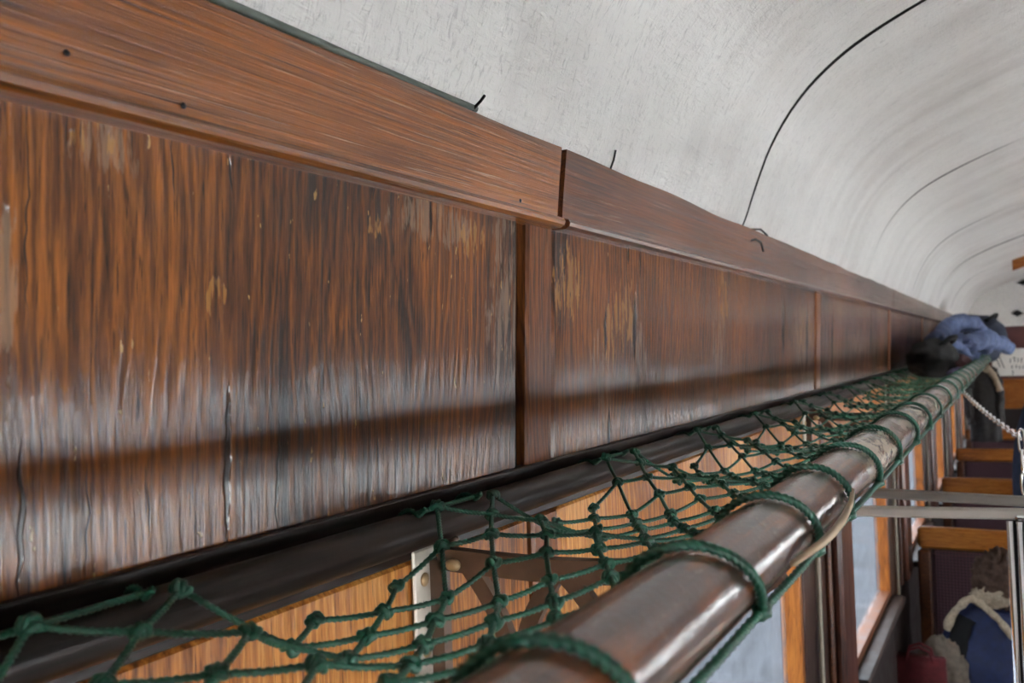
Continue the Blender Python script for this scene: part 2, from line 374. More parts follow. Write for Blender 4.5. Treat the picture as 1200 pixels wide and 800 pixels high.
    def obj(s, name, mat, parent=None, smooth=False, label=None):
        v = np.array(s.v, float)
        if parent is not None:
            org = Vector((0, 0, 0)); q = parent
            while q is not None: org += q.location; q = q.parent
            loc = Vector((0, 0, 0))
        else:
            lo, hi = v.min(0), v.max(0); org = Vector(((lo[0]+hi[0])/2, (lo[1]+hi[1])/2, lo[2]+H)); loc = org
        v = v+np.array([0, 0, H])-np.array(org)
        me = bpy.data.meshes.new(name); me.from_pydata(v.tolist(), [], s.f); me.update()
        if smooth: me.polygons.foreach_set('use_smooth', [True]*len(me.polygons))
        me.materials.append(M[mat] if isinstance(mat, str) else mat)
        o = bpy.data.objects.new(name, me); COL.objects.link(o); o.location = loc; o.parent = parent
        if label: o['label'] = label
        return o

def tag(o, label, cat, group=None):
    o['label'] = label; o['category'] = cat
    if group: o['group'] = group
    return o
def struct(o, label=None, cat=None):
    o['kind'] = 'structure'
    if label: o['label'] = label
    if cat: o['category'] = cat
    return o
def empty(name, x, y, h):
    o = bpy.data.objects.new(name, None); COL.objects.link(o); o.location = (x, y, h+H); o.empty_display_size = .05; return o
def instance(src, parent, loc, name=None, rot=None):
    c = src.copy(); COL.objects.link(c); c.parent = parent; c.location = loc
    if rot: c.rotation_euler = rot
    return c
random.seed(4)

# ------------------------------------------------------------------ the shell of the carriage
b = MB().box(-.12, XR+.12, Y0-.1, Y1+.1, -H-.08, -H); struct(b.obj('floor', 'floor'), 'grey brown linoleum floor of the carriage', 'floor')

HB, HT = .128, .207            # trim board bottom and top
def wall(side):
    WZ0, WZ1 = WIN_H[side]
    X = (lambda a: a) if side == 0 else (lambda a: XR-a)
    def B(mb, x0, x1, *r, **k):
        a, c = X(x0), X(x1); return mb.box(min(a, c), max(a, c), *r, **k)
    def lean(mb): mb.v = [(x+(1 if side == 0 else -1)*(h+.012)*.047, y, h) for x, y, h in mb.v]
    back = MB()
    B(back, -.045, -.0145, Y0, Y1, WZ1, .30)                     # above the windows
    B(back, -.045, -.014, Y0, Y1, -H, WZ0)                      # below
    edges = [Y0]
    for k in WINS: edges += [WY0+k, WY1+k]
    edges.append(Y1)
    for i in range(0, len(edges), 2): B(back, -.045, -.014, edges[i], edges[i+1], WZ0, WZ1)
    w = back.obj('wall_left' if side == 0 else 'wall_right', 'shadowgap')
    struct(w, 'varnished oak side wall behind the luggage net' if side == 0 else 'varnished oak side wall across the aisle', 'wall')
    for i, j in enumerate(JOINTS):
        e = j+BAY
        if side == 0:
            mat = {2: 'panel_a', 3: 'panel_b'}.get(i, 'panel')
            pm = MB(); B(pm, -.014, .0, j+.062, min(e-.016, Y1), -.150, HB+.01, b=.0025); lean(pm); pm.obj('panel', mat, w)
            pm = MB(); B(pm, -.014, .0, j+.062, min(e-.005, Y1), WZ1+.02, -.154, b=.0025); pm.obj('lower_panel', 'lower', w)
        else:
            pm = MB(); B(pm, -.014, .0, j+.062, min(e-.005, Y1), WZ1+.02, HB+.01, b=.0025); pm.obj('panel', 'panel', w)
        if j > -3.5:
            pm = MB(); B(pm, -.014, .001, j+.004, j+.058, -.150, HB+.01, b=.003); lean(pm); pm.obj('batten', 'batten', w); pm = MB(); B(pm, -.014, .001, j+.004, j+.058, WZ1+.02, -.154, b=.003); pm.obj('batten', 'batten', w)
    if side == 0:
        pm = MB(); B(pm, -.012, .0022, Y0+.01, Y1-.01, -.1525, -.1045, b=.001); pm.obj('pole_shade_strip', 'rearpole', w, label='dark strip standing in for shade behind the rear rack pole')  # near-black strip put in for the pole's shade and reflection on the wall
    # dado and pillars
    for i, k in enumerate(WINS+[WINS[-1]+BAY]):
        a, e = WY1+k-BAY, WY0+k
        if i == 0: a = Y0
        e = min(e, Y1)
        if e-a < .1: continue
        pm = MB(); B(pm, -.014, .006, a+.004, e-.004, WZ0-.02, WZ1+.018, b=.003); pm.obj('pillar', 'pillar', w)
        if i:
            c = (a+e)/2
            pm = MB(); B(pm, .006, .034, c-.01, c+.17, WZ0-.02, WZ1+.012, b=.010); pm.obj('pilaster', 'pilaster', w)
            pm = MB(); B(pm, .006, .018, c-.075, c-.05, WZ0-.02, WZ1+.012, b=.004); pm.obj('moulding', 'sill', w)
            if side == 0:
                pm = MB(); pm.tube([(.015, c-.21, WZ0-.02+(WZ1-WZ0+.03)*q/6) for q in range(7)], .006, 8); pm.obj('conduit', 'cable', w, True)
        pm = MB(); B(pm, -.014, .004, a+.004, e+.82, -H+.12, WZ0-.03, b=.003); pm.obj('dado_panel', 'dado', w)
    for i, k in enumerate(WINS):
        a, e = WY0+k, WY1+k
        win = empty('window_%d' % (i+1+side*len(WINS)), X(-.05), (a+e)/2, WZ0)
        struct(win, 'wood framed carriage window with dusty glass', 'window')
        for y0, y1 in ((a-.001, a+.02), (e-.02, e+.001)):
            pm = MB(); B(pm, -.038, .003, y0, y1, WZ0, WZ1, b=.002); pm.obj('jamb', 'jamb', win)
        pm = MB(); B(pm, -.038, .003, a+.021, e-.021, WZ1-.02, WZ1, b=.002); pm.obj('head', 'jamb', win)
        pm = MB(); B(pm, -.038, .003, a+.021, e-.021, WZ0, WZ0+.025, b=.002); pm.obj('bottom_rail', 'bottomrail', win)
        pm = MB(); B(pm, -.034, -.029, a+.021, e-.021, WZ0+.026, WZ1-.021); pm.obj('pane', 'glass', win)
        pm = MB(); B(pm, -.010, .045, a-.05, e+.05, WZ0-.028, WZ0-.003, b=.006); pm.obj('sill', 'sillboard', win)
    # trim boards
    cuts = [Y0, -1.4, .813, 3.74, 6.7, Y1]
    for i in range(len(cuts)-1):
        prof = [(.002, HB), (.022, HB), (.0262, HB+.0025), (.0275, HB+.006), (.0255, HB+.0095), (.0185, HB+.0115), (.0215, HB+.04), (.0265, HT), (.002, HT)]
        prof = [(X(x), h) for x, h in prof]
        if side: prof = prof[::-1]
        def wob(y, j):
            n = noise.noise(Vector((y*4.0, 3.1, 0)))*.005 if j in (7, 8) else 0
            return (0, n)
        st = max(6, int((cuts[i+1]-cuts[i])/.05))
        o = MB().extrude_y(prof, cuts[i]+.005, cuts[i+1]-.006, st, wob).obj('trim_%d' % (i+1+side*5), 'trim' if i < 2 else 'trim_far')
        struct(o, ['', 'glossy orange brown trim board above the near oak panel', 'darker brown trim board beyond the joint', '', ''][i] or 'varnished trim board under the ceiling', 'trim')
        if side == 0 and i == 1:
            for (u, v, ln) in ((552, 124, .010), ):
                y, h = wp(u, v, .02); MB().tube([(.018, y, h-.006), (.030, y-.001, h+.002), (.036, y-.004, h+ln*.5)], .0013, 6).obj('nail', 'nail', o)
            for (u, v) in ((215, 124), (640, 190), (78, 62), (610, 235)):
                y, h = wp(u, v, .021); MB().blob((.021, y, h), (.0010, .0018, .0018), 10, 6).obj('screw_head', 'nail', o, True)
        if side == 0 and i == 2:
            y, h = wp(716, 192, .02); MB().tube([(.018, y, h-.008), (.024, y-.001, h+.004), (.028, y-.004, h+.014)], .0012, 6).obj('nail', 'nail', o)
            y, h = wp(880, 288, .02); MB().tube([(.018, y-.02, h+.006), (.030, y-.005, h+.010), (.034, y+.015, h+.006), (.034, y+.03, h-.008)], .0022, 6).obj('hook', 'nail', o)
            y, h = wp(885, 272, .02); MB().tube([(.018, y-.03, h+.002), (.030, y, h+.004), (.034, y+.03, h-.004)], .0018, 6).obj('nail', 'nail', o)
    return w
wall_left = wall(0); wall_right = wall(1)
# sealing cord between trim and ceiling
o = MB().tube([(.021+.002*noise.noise(Vector((q*.9, 0, 2))), -1.2+q*.05, HT+.0042+.0045*noise.noise(Vector((q*.2, 3.1, 0)))) for q in range(38)], .0030, 8).obj('sealing_cord', 'seal', None, True)
tag(o, 'grey green sealing cord squeezed between trim board and white ceiling', 'cord')

# ceiling: a cove that flattens to a shallow arch, in panels
cp = [(.006, .195), (.020, .214), (.041, .273), (.073, .349), (.125, .42), (.188, .471), (.248, .503), (.317, .533)]
def ceil_profile():
    pts = list(cp)
    for i in range(1, 15):
        x = .317+(XR/2-.317)*i/14; q = (x-.317)/(XR/2-.317)
        pts.append((x, .533+.19*(1-(1-q)**1.9)))
    return pts+[(XR-x, h) for x, h in pts[-2::-1]]
def smooth_profile(pts, it=2):
    for _ in range(it):
        n = [pts[0]]
        for a, c in zip(pts[:-1], pts[1:]): n += [(a[0]*.75+c[0]*.25, a[1]*.75+c[1]*.25), (a[0]*.25+c[0]*.75, a[1]*.25+c[1]*.75)]
        pts = n+[pts[-1]]
    return pts
CEIL = smooth_profile(ceil_profile())
def ceil_h(x):
    for a, c in zip(CEIL[:-1], CEIL[1:]):
        if a[0] <= x <= c[0]: return a[1]+(c[1]-a[1])*(x-a[0])/max(1e-9, c[0]-a[0])
    return .6
mb = MB(); outer = [(x, h+.02) for x, h in CEIL]
mb.extrude_y([(x, h+.006) for x, h in CEIL]+[(x, h+.03) for x, h in CEIL[::-1]], Y0, Y1)
ceiling = struct(mb.obj('ceiling', 'shadowgap'), 'white painted arched ceiling of the carriage', 'ceiling')
seams = [Y0, -1.42, 1.535, 3.02, 4.49, 5.97, 7.45, 8.93, Y1]
for i in range(len(seams)-1):
    g0, g1 = (.005 if i == 2 else .0005), (.005 if i == 1 else .0005)
    a, c = seams[i]+g0, seams[i+1]-g1
    st = max(4, int((c-a)/.06)); n = len(CEIL); vs = []; fs = []
    for k in range(st+1):
        y = a+(c-a)*k/st
        for (x, h) in CEIL:
            w = 0 if min(x, XR-x) < .03 else (.0045*noise.noise(Vector((x*2.2, y*2.6+i*7, 1)))+.003*noise.noise(Vector((x*1.5, y*7, 5+i)))*min(1, max(0, (y-1.0)/2)))
            vs.append((x, y, h-w))
    for k in range(st):
        for j in range(n-1): fs.append((k*n+j, k*n+n+j, k*n+n+j+1, k*n+j+1))
    pb = MB(); pb.add(vs, fs); pb.obj('ceiling_panel', 'ceiling', ceiling, True)

# end walls
for nm, y, s in (('wall_far', Y1, 1), ('wall_near', Y0, -1)):
    pm = MB(); prof = [(x, h) for x, h in CEIL]; n = len(prof)
    vs = [(x, y, h+.004) for x, h in prof]+[(x, y, .1275) for x, h in prof]+[(x, y+s*.08, h+.004) for x, h in prof]+[(x, y+s*.08, .1275) for x, h in prof]; fs = []
    for j in range(n-1):
        q = (j, j+1, n+j+1, n+j); fs.append(q if s > 0 else q[::-1]); q = (2*n+j, 3*n+j, 3*n+j+1, 2*n+j+1); fs.append(q if s > 0 else q[::-1])
    pm.add(vs, fs); w = struct(pm.obj(nm, 'ceiling'), 'end wall of the carriage with a white arched top' , 'wall')
    ya, yb = min(y, y+s*.08), max(y, y+s*.08)
    MB().box(0, XR, ya, yb, -.40, .128).obj('upper_panel', 'maroonwall', w)
    MB().box(0, XR, ya-.004*(s > 0), yb+.004*(s < 0), -.70, -.402, b=.004).obj('wood_band', 'rail', w)
    MB().box(0, XR, ya, yb, -H, -.702).obj('lower_panel', 'dado', w)
    if s > 0:
        for (u, v, rx, rh) in ((1192, 367, .055, .035), (1199, 331, .06, .03)):
            x, h = yp(u, v, Y1); pm = MB()
            pm.add([(x-rx, y-.001, h), (x, y-.001, h-rh), (x+rx, y-.001, h), (x, y-.001, h+rh), (x-rx*.8, y-.025, h), (x, y-.025, h-rh*.8), (x+rx*.8, y-.025, h), (x, y-.025, h+rh*.8)],
                   [(0, 1, 5, 4), (1, 2, 6, 5), (2, 3, 7, 6), (3, 0, 4, 7), (4, 5, 6, 7), (3, 2, 1, 0)])
            pm.obj('vent', 'darkmetal', w)
# wooden cross board of the ceiling
x, h = yp(1186, 305, 7.6); hb = ceil_h(x)
prof = []; pm = MB(); xs = [x+(XR-2*x)*i/24 for i in range(25)]
vs = []; fs = []
for q in xs:
    c = ceil_h(q); t = hb-.075+(c-hb)*.985
    vs += [(q, 7.56, t), (q, 7.64, t), (q, 7.64, c+.001), (q, 7.56, c+.001)]
for i in range(24):
    for j in range(4): fs.append((i*4+j, i*4+4+j, i*4+4+(j+1) % 4, i*4+(j+1) % 4))
fs += [(0, 1, 2, 3), (99, 98, 97, 96)]
pm.add(vs, fs); struct(pm.obj('trim_11', 'rail'), 'orange wooden cross board under the white ceiling', 'trim')

for nm, ya, yb in (('sun_blocker_far', Y1+.4, 50), ('sun_blocker_near', -45, Y0-.4)):  # unseen bodies added to stop sun passing the carriage ends
    struct(MB().extrude_y([(-.05, -H-.6), (XR+.05, -H-.6)]+[(x, h+.05) for x, h in CEIL[::-1]], ya, yb).obj(nm, 'maroonwall'), 'unseen next carriage body added to keep sun off the left side', 'carriage')
# outside: platform on the right, ballast and an added light-blocking wall on the left
struct(MB().box(XR+.35, 40, -40, 60, -H-.35, -H-.05).obj('bounce_platform', 'concrete'), 'pale concrete platform added outside the right windows to bounce light', 'bounce_platform')  # unseen bright slab, added to bounce light up to the ceiling
struct(MB().box(-2.2, -.2, -40, 60, -H-1.3, -H-1.1).obj('ground', 'ballast'), 'grey ballast outside the left windows', 'ground')
struct(MB().box(-2.7, -2.2, -40, 60, -H-1.3, 1.9).obj('dimming_wall', 'outwall'), 'grey rendered wall added to dim the left windows', 'wall')  # tall wall added outside so less light reaches the left panes

# ------------------------------------------------------------------ luggage rack: poles, brackets, net, lashing
YE = 9.6
def pole_path(p, sag, n=90, y0=-1.6):
    return [(p[0]+.0012*noise.noise(Vector((i*.2, p[0]*9, 0))), y0+(YE-y0)*i/n, p[1]+sag*noise.noise(Vector((i*.13, 4, p[0]*7)))) for i in range(n+1)]
rear = MB().tube(pole_path(RP, .0012), RP[2], 28).obj('luggage_rack_pole', 'rearpole', None, True)
tag(rear, 'dark brown wooden pole along the oak wall under the green net', 'pole')
front = MB().tube(pole_path(FP, .0015), lambda q: FP[2]*(1+.02*math.sin(q*60)), 32).obj('luggage_rack_pole', 'frontpole', None, True)
tag(front, 'worn brown wooden front pole of the luggage rack lashed with green cord', 'pole')

def bracket(y, label):
    e = empty('rack_bracket', .004, y, -.29)
    tag(e, label, 'bracket', 'cast brackets under the luggage net')
    pl = MB().box(.0005, .0045, y-.026, y+.004, -.285, -.146, b=.0015).obj('wall_plate', 'plate', e)
    for h in (-.17, -.225, -.262): MB().blob((.0050, y-.013, h), (.002, .0055, .0055), 10, 6).obj('bolt', 'bolt', pl, True)
    # openwork arm in the plane y = const: a frame from the wall out to the front pole
    def bar(pts, w=.013, t=.0055):
        mb = MB(); n = len(pts); vs = []; fs = []
        for i, p in enumerate(pts):
            p = Vector((p[0], 0, p[1])); a = Vector((pts[max(i-1, 0)][0], 0, pts[max(i-1, 0)][1])); c = Vector((pts[min(i+1, n-1)][0], 0, pts[min(i+1, n-1)][1]))
            tg = (c-a).normalized(); nr = Vector((-tg.z, 0, tg.x))*w/2
            for q, dy in ((p+nr, -t), (p+nr, t), (p-nr, t), (p-nr, -t)): vs.append((q.x, y+dy, q.z))
        for i in range(n-1):
            for j in range(4): fs.append((i*4+j, i*4+(j+1) % 4, i*4+4+(j+1) % 4, i*4+4+j))
        fs += [(3, 2, 1, 0), (n*4-4, n*4-3, n*4-2, n*4-1)]
        return mb.add(vs, fs)
    F = (FP[0]-.005, FP[1]-FP[2]-.004)
    top = [(.012+(F[0]-.012)*i/10, -.155+(F[1]+.155)*i/10-.008*math.sin(i/10*math.pi)) for i in range(11)]
    bot = [(.012+(F[0]-.012)*i/14, -.262+(F[1]+.262)*(i/14)**1.35+.004*math.sin(i/14*6.28)) for i in range(15)]
    bar(top, .017).obj('top_bar', 'bracket', e); bar(bot, .024).obj('bottom_bar', 'bracket', e)
    bar([(.010, -.268), (.010, -.21), (.010, -.156)], .012).obj('wall_bar', 'bracket', e)
    ht = lambda x: -.155+(F[1]+.155)*(x-.012)/(F[0]-.012)-.008*math.sin((x-.012)/(F[0]-.012)*math.pi)
    hb_ = lambda x: -.262+(F[1]+.262)*((x-.012)/(F[0]-.012))**1.35
    for xa, xb, c in ((.035, .075, .010), (.115, .08, -.008), (.118, .150, .008), (.178, .152, -.006)):
        pts = []
        for i in range(9):
            q = i/8; x = xa+(xb-xa)*q+c*math.sin(q*math.pi); h = ht(xa)*(1-q)+hb_(xb)*q
            pts.append((x, h))
        bar(pts, .013, .0042).obj('scroll', 'bracket', e)
    # clip carrying the front pole, hook carrying the rear pole
    r = FP[2]+.0028
    MB().tube([(FP[0]+r*math.cos(a), y, FP[1]+r*math.sin(a)) for a in [math.radians(-170+i*16) for i in range(11)]], .0028, 8).obj('pole_clip', 'bracket', e, True)
    r = RP[2]+.0025
    MB().tube([(RP[0]+r*math.cos(a), y, RP[1]+r*math.sin(a)) for a in [math.radians(-160+i*12) for i in range(10)]], .0024, 8).obj('pole_hook', 'bracket', e, True)
    MB().blob((.028, y-.008, -.158), (.007, .004, .005), 12, 8).obj('bolt', 'bolt', e, True)
    MB().blob((.10, y-.008, -.240), (.008, .004, .006), 12, 8).obj('bolt', 'bolt', e, True)
for k, lb in enumerate(('beside the wide black panel joint', 'next to the second oak batten', 'just short of the black holdall', 'below the denim jacket')):
    bracket(.588+BAY*k, 'brown cast iron openwork rack bracket '+lb)

# net: a diamond mesh; knots at row k (0 rear .. NR front)
NR, DY = 10, .0395
TIE0 = .617
def tie_weight(y):             # 1 at the pairs of knots tied to the rear pole, 0 between
    q = ((y-TIE0+.04) % .316); q = min(q, .316-q)
    return 1-min(1, max(0, (q-.045)/.055))
def net_point(k, y):
    t = k/NR; e = tie_weight(y)
    e = e*e*(3-2*e)
    x = .0475+(.250-.0475)*t; h = -.138+(-.122+.138)*t-.016*4*t*(1-t)
    w = (1-t)**2.2
    x += w*(-.0135*e+.006*(1-e)); h += w*(.030*e-.009*(1-e))
    k_ = noise.noise_vector(Vector((k*.7, y*9, 3)))
    j = 1 if 0 < k < NR else .3
    return Vector((x+k_.x*.003*j, y+k_.y*.004*j, h+k_.z*.003*j))
net = empty('luggage_net', .15, 2.0, -.17)
tag(net, 'green knotted cord net stretched between the two rack poles', 'net')
def cord(mb, k0, y0, dk, near):
    pts = [net_point(k0, y0)]; k, y = k0, y0
    while 0 <= k+dk <= NR:
        k += dk; y += DY; pts.append(net_point(k, y))
    if len(pts) < 2: return None
    path = []
    step = .0020 if near else .05
    for a, c in zip(pts[:-1], pts[1:]):
        n = max(1, int((c-a).length/step))
        for i in range(n):
            q = i/n; p = a.lerp(c, q)
            if near: p.z -= .0012*math.sin(q*math.pi)
            path.append(p)
    path.append(pts[-1])
    mb.tube(path, .0017 if near else .0016, 9 if near else 5, .0105 if near else None)
    return mb
far = MB(); nseg = int((YE-.3+1.0)/(2*DY))
KN = []
for m_ in range(-14, nseg):
    y = m_*2*DY
    for k0, dk in ((0, 1), (NR, -1)):
        if y < 1.75:
            mb = cord(MB(), k0, y, dk, True)
            if mb: mb.obj('cord', 'rope', net, True)
        else: cord(far, k0, y, dk, False)
for m_ in range(-14, nseg):
    for k in range(NR+1):
        y = m_*2*DY+(k % 2)*DY
        KN.append((k, y, net_point(k, y)))
far.obj('far_cords', 'rope_far', net)['kind'] = 'stuff'
# a knot: two interlocked small loops
kb = MB()
for s in (-1, 1):
    kb.tube([(s*.0012+.0034*math.cos(a)*.8, .0036*math.sin(a), .0018*math.sin(2*a+s)) for a in [2*math.pi*i/14 for i in range(14)]], .0022, 7, closed=True)
kb.tube([(-.004, 0, 0), (-.001, .001, .0035), (.002, -.001, .003), (.004, 0, -.001)], .0017, 6)
def in_view(p):
    q = p-Vector((CX, 0, 0)); z = q.dot(FWD)
    if z < .1: return 0
    u, v = 600+FPX*q.dot(RGT)/z, 400+FPX*q.dot(DWN)/z
    return 1/z if -40 < u < 1240 and -40 < v < 840 else 0
KN.sort(key=lambda r: -in_view(r[2]))
kproto = None; farknots = MB(); nk = 0
for (k, y, p) in KN:
    if nk < 290 and in_view(p):
        if kproto is None:
            kproto = kb.obj('knot', 'rope', net, True)
            for v in kproto.data.vertices: v.co += net.location-Vector((0, 0, H))
        o = kproto if nk == 0 else instance(kproto, net, (0, 0, 0))
        o.location = p+Vector((0, 0, H))-net.location
        o.rotation_euler = (random.uniform(-.5, .5), random.uniform(-.5, .5), random.uniform(0, 6.28)); nk += 1
    elif y > .2 and y < 5:
        farknots.blob(p, (.0042, .0042, .0036), 6, 4)
farknots.obj('far_knots', 'rope_far', net, True)['kind'] = 'stuff'

# ties of the net round the rear pole
lash = empty('lashing_cord', RP[0], 2.0, RP[1]-.03)
tag(lash, 'green cord loops tying the net to the dark rear pole', 'cord')
n = -1
while True:
    y = TIE0+.316*n; n += 1
    if y > 5.5: break
    for yy in (y-.079, y):
        a0 = net_point(0, yy); mb = MB(); r = RP[2]+.0022
        path = [a0]
        ang0 = math.degrees(math.atan2(a0.z-RP[1], a0.x-RP[0]))
        for i in range(11):
            a = math.radians(ang0+4+i*17.5); path.append(Vector((RP[0]+r*math.cos(a), yy+.004*i*.3, RP[1]+r*math.sin(a))))
        dense = []
        for a, c in zip(path[:-1], path[1:]):
            for i in range(4): dense.append(a.lerp(c, i/4))
        mb.tube(dense+[path[-1]], .0018, 8, .0105 if y < 1.6 else None); mb.obj('tie', 'rope', lash, True)
    a, c = net_point(0, y-.079), net_point(0, y); mb = MB()
    r = RP[2]+.003; pa = Vector((RP[0]+r*.5, y-.079, RP[1]+r*.87)); pc = Vector((RP[0]+r*.5, y, RP[1]+r*.87))
    path = [a.lerp(pa, i/5) for i in range(5)]+[pa.lerp(pc, i/30) for i in range(31)]+[pc.lerp(c, i/5) for i in range(1, 6)]
    mb.tube(path, .0018, 8, .0105 if y < 1.6 else None); mb.obj('bridge_cord', 'rope', lash, True)

# lashing of the front pole
fl = empty('lashing_cord', FP[0], 2.0, FP[1]-.03)
tag(fl, 'thick green cord wound in spaced loops round the worn front pole', 'cord')
LY = [-.10, .075, .235, .375, .525, .665, .815, 1.0, 1.21, 1.40, 1.66, 1.95, 2.2, 2.45, 2.7, 2.95, 3.25, 3.55, 3.85, 4.2, 4.6, 5.0, 5.5, 6.0, 6.6, 7.2, 7.9, 8.6]
R_ = FP[2]+.0030
def fpt(y, deg, r=R_): a = math.radians(deg); return Vector((FP[0]+r*math.cos(a), y, FP[1]+r*math.sin(a)))
sk = [ .055+.012*math.sin(i*2.3) for i in range(len(LY))]
for i, y in enumerate(LY):
    near = y < 1.5; mb = MB(); path = []
    for q in range(60 if near else 24):
        f = q/(59 if near else 23); deg = 215-f*247                        # from the net edge over the top to the outer underside
        path.append(fpt(y+sk[i]*(max(0, f-.25)/.75)**1.3, deg))
    st = net_point(NR, y-.02); path = [st, st.lerp(path[0], .5)]+path
    dense = []
    for a, c in zip(path[:-1], path[1:]):
        nn = max(1, int((c-a).length/(.0012 if near else .02)))
        for q in range(nn): dense.append(a.lerp(c, q/nn))
    mb.tube(dense+[path[-1]], .0024, 9, .013 if near else None); mb.obj('loop', 'rope', fl, True)
    kp = fpt(y+sk[i], -32, R_+.001)
    MB().blob(kp, (.005, .007, .005), 12, 8, lambda d: 1+.25*noise.noise(d*2.5)).obj('hitch', 'rope', fl, True)
    if i+1 < len(LY):
        a, c = kp, fpt(LY[i+1]+sk[i+1], -32, R_+.001); nn = int((c-a).length/(.003 if near else .03))+2
        MB().tube([a.lerp(c, q/nn)+Vector((0, 0, -.0005*math.sin(q/nn*math.pi))) for q in range(nn+1)], .0022, 9, .013 if near else None).obj('run', 'rope', fl, True)
# inner selvage cord along the front pole
o = MB().tube([net_point(NR, -1+i*.006)+Vector((.003, 0, 0)) for i in range(int(6/.006))], .002, 8, .012).obj('selvage', 'rope', net, True)

# loose cane strip on the front pole
pts = []
for (u, v, x) in ((999, 575, .3035), (997, 590, .3055), (988, 608, .3085), (976, 624, .310), (962, 637, .3095), (944, 650, .306), (928, 661, .302)):
    y, h = wp(u, v, x); pts.append((x, y, h))
mb = MB(); vs = []; fs = []
for i, p in enumerate(pts):
    w = .0030*(1-abs(i/6-.35)*.9)
    for dx, dh in ((-.0012, w), (.0014, w*.8), (.0016, -w*.8), (-.001, -w)): vs.append((p[0]+dx, p[1], p[2]+dh))
for i in range(len(pts)-1):
    for j in range(4): fs.append((i*4+j, i*4+(j+1) % 4, i*4+4+(j+1) % 4, i*4+4+j))
fs += [(3, 2, 1, 0), (24, 25, 26, 27)]
o = mb.add(vs, fs).obj('cane_strip', 'cane', None, True)
tag(o, 'curved pale cane strip sprung loose under the worn front pole', 'strip')

# ------------------------------------------------------------------ transverse rails, chrome post, chain
YR = 1.62
def rail(u0, v0, u1, v1, y, thick, label, depth=.018):
    a, c = yp(u0, v0, y), yp(u1, v1, y); sl = (c[1]-a[1])/(c[0]-a[0])
    x0, x1 = .007, 1.25; h0 = a[1]+sl*(x0-a[0]); h1 = a[1]+sl*(x1-a[0])
    o = MB(); t = thick/2
    vs = [(x, y+dy, h+dh) for x, h in ((x0, h0), (x1, h1)) for dy, dh in ((-depth/2, -t*.6), (-depth/2, t*.6), (-depth*.3, t), (depth*.3, t), (depth/2, t*.6), (depth/2, -t*.6), (depth*.3, -t), (-depth*.3, -t))]
    fs = [(j, (j+1) % 8, 8+(j+1) % 8, 8+j) for j in range(8)]+[tuple(range(8))[::-1], tuple(range(8, 16))]
    o = o.add(vs, fs).obj('cross_rail', 'steel', None); tag(o, label, 'rail'); return o
rail(1005, 598.5, 1195, 602, YR, .017, 'pale grey steel cross rail, the lower one, resting on the chrome post').data.materials[0] = M['steel_pale']
rail(1020, 577, 1195, 587, YR+.12, .017, 'darker grey steel cross rail running just above the pale rail')
xl, htop = yp(1181, 609, YR); pe = empty('chrome_post', xl+.022, YR, -H)
tag(pe, 'ribbed chrome upright post carrying the grey cross rails', 'post')
xc = xl+.022
MB().box(xc-.016, xc+.016, YR-.010, YR+.010, -H, htop+.001, b=.002).obj('core', 'darkmetal', pe)
for dx in (-.019, -.006, .008, .021): MB().tube([(xc+dx, YR-.011, -H+(htop+H)*i/4) for i in range(5)], .0052, 12).obj('rib', 'chrome', pe, True)
MB().box(xc-.012, xc+.02, YR-.014, YR+.012, htop+.001, htop+.010, b=.003).obj('cap', 'chrome', pe)

ch = empty('chain', .36, 2.3, -.2); tag(ch, 'bright steel chain hanging from the front pole to the cross rails', 'chain')
x1, h1 = yp(1197, 514, YR+.05); A = Vector((FP[0]+.012, 2.78, FP[1]-FP[2]-.005)); Bc = Vector((x1, YR+.05, h1)); Cc = Vector((x1+.002, YR+.02, yp(1197, 596, YR+.02)[1]))
pts = []
for i in range(61):
    q = i/60; pts.append(A.lerp(Bc, q)+Vector((0, 0, -.006*math.sin(q*math.pi))))
for i in range(1, 13): pts.append(Bc.lerp(Cc, i/12))
lk = MB(); lk.tube([(.0045*math.cos(a), (.012 if abs(math.sin(a)) > .01 else 0)*0+.0120*math.sin(a)+.0075*(1 if math.sin(a) > .05 else -1 if math.sin(a) < -.05 else 0), 0) for a in [2*math.pi*i/12 for i in range(12)]], .0021, 6, closed=True)
proto = None; acc = 0; last = None; cnt = 0; LL = .0345
seg = [(pts[i+1]-pts[i]).length for i in range(len(pts)-1)]; tot = sum(seg)
def along(d):
    for i, s in enumerate(seg):
        if d <= s: return pts[i].lerp(pts[i+1], d/s), (pts[i+1]-pts[i]).normalized()
        d -= s
    return pts[-1], (pts[-1]-pts[-2]).normalized()
for i in range(int(tot/LL)):
    p, t = along((i+.5)*LL)
    if proto is None:
        proto = lk.obj('link', 'chrome', ch, True)
        for v in proto.data.vertices: v.co += ch.location-Vector((0, 0, H))
    o = proto if i == 0 else instance(proto, ch, (0, 0, 0))
    o.location = p+Vector((0, 0, H))-ch.location
    o.rotation_euler = (t.to_track_quat('Y', 'Z') @ Matrix.Rotation(math.pi/2*(i % 2)+.4, 4, 'Y').to_quaternion()).to_euler()

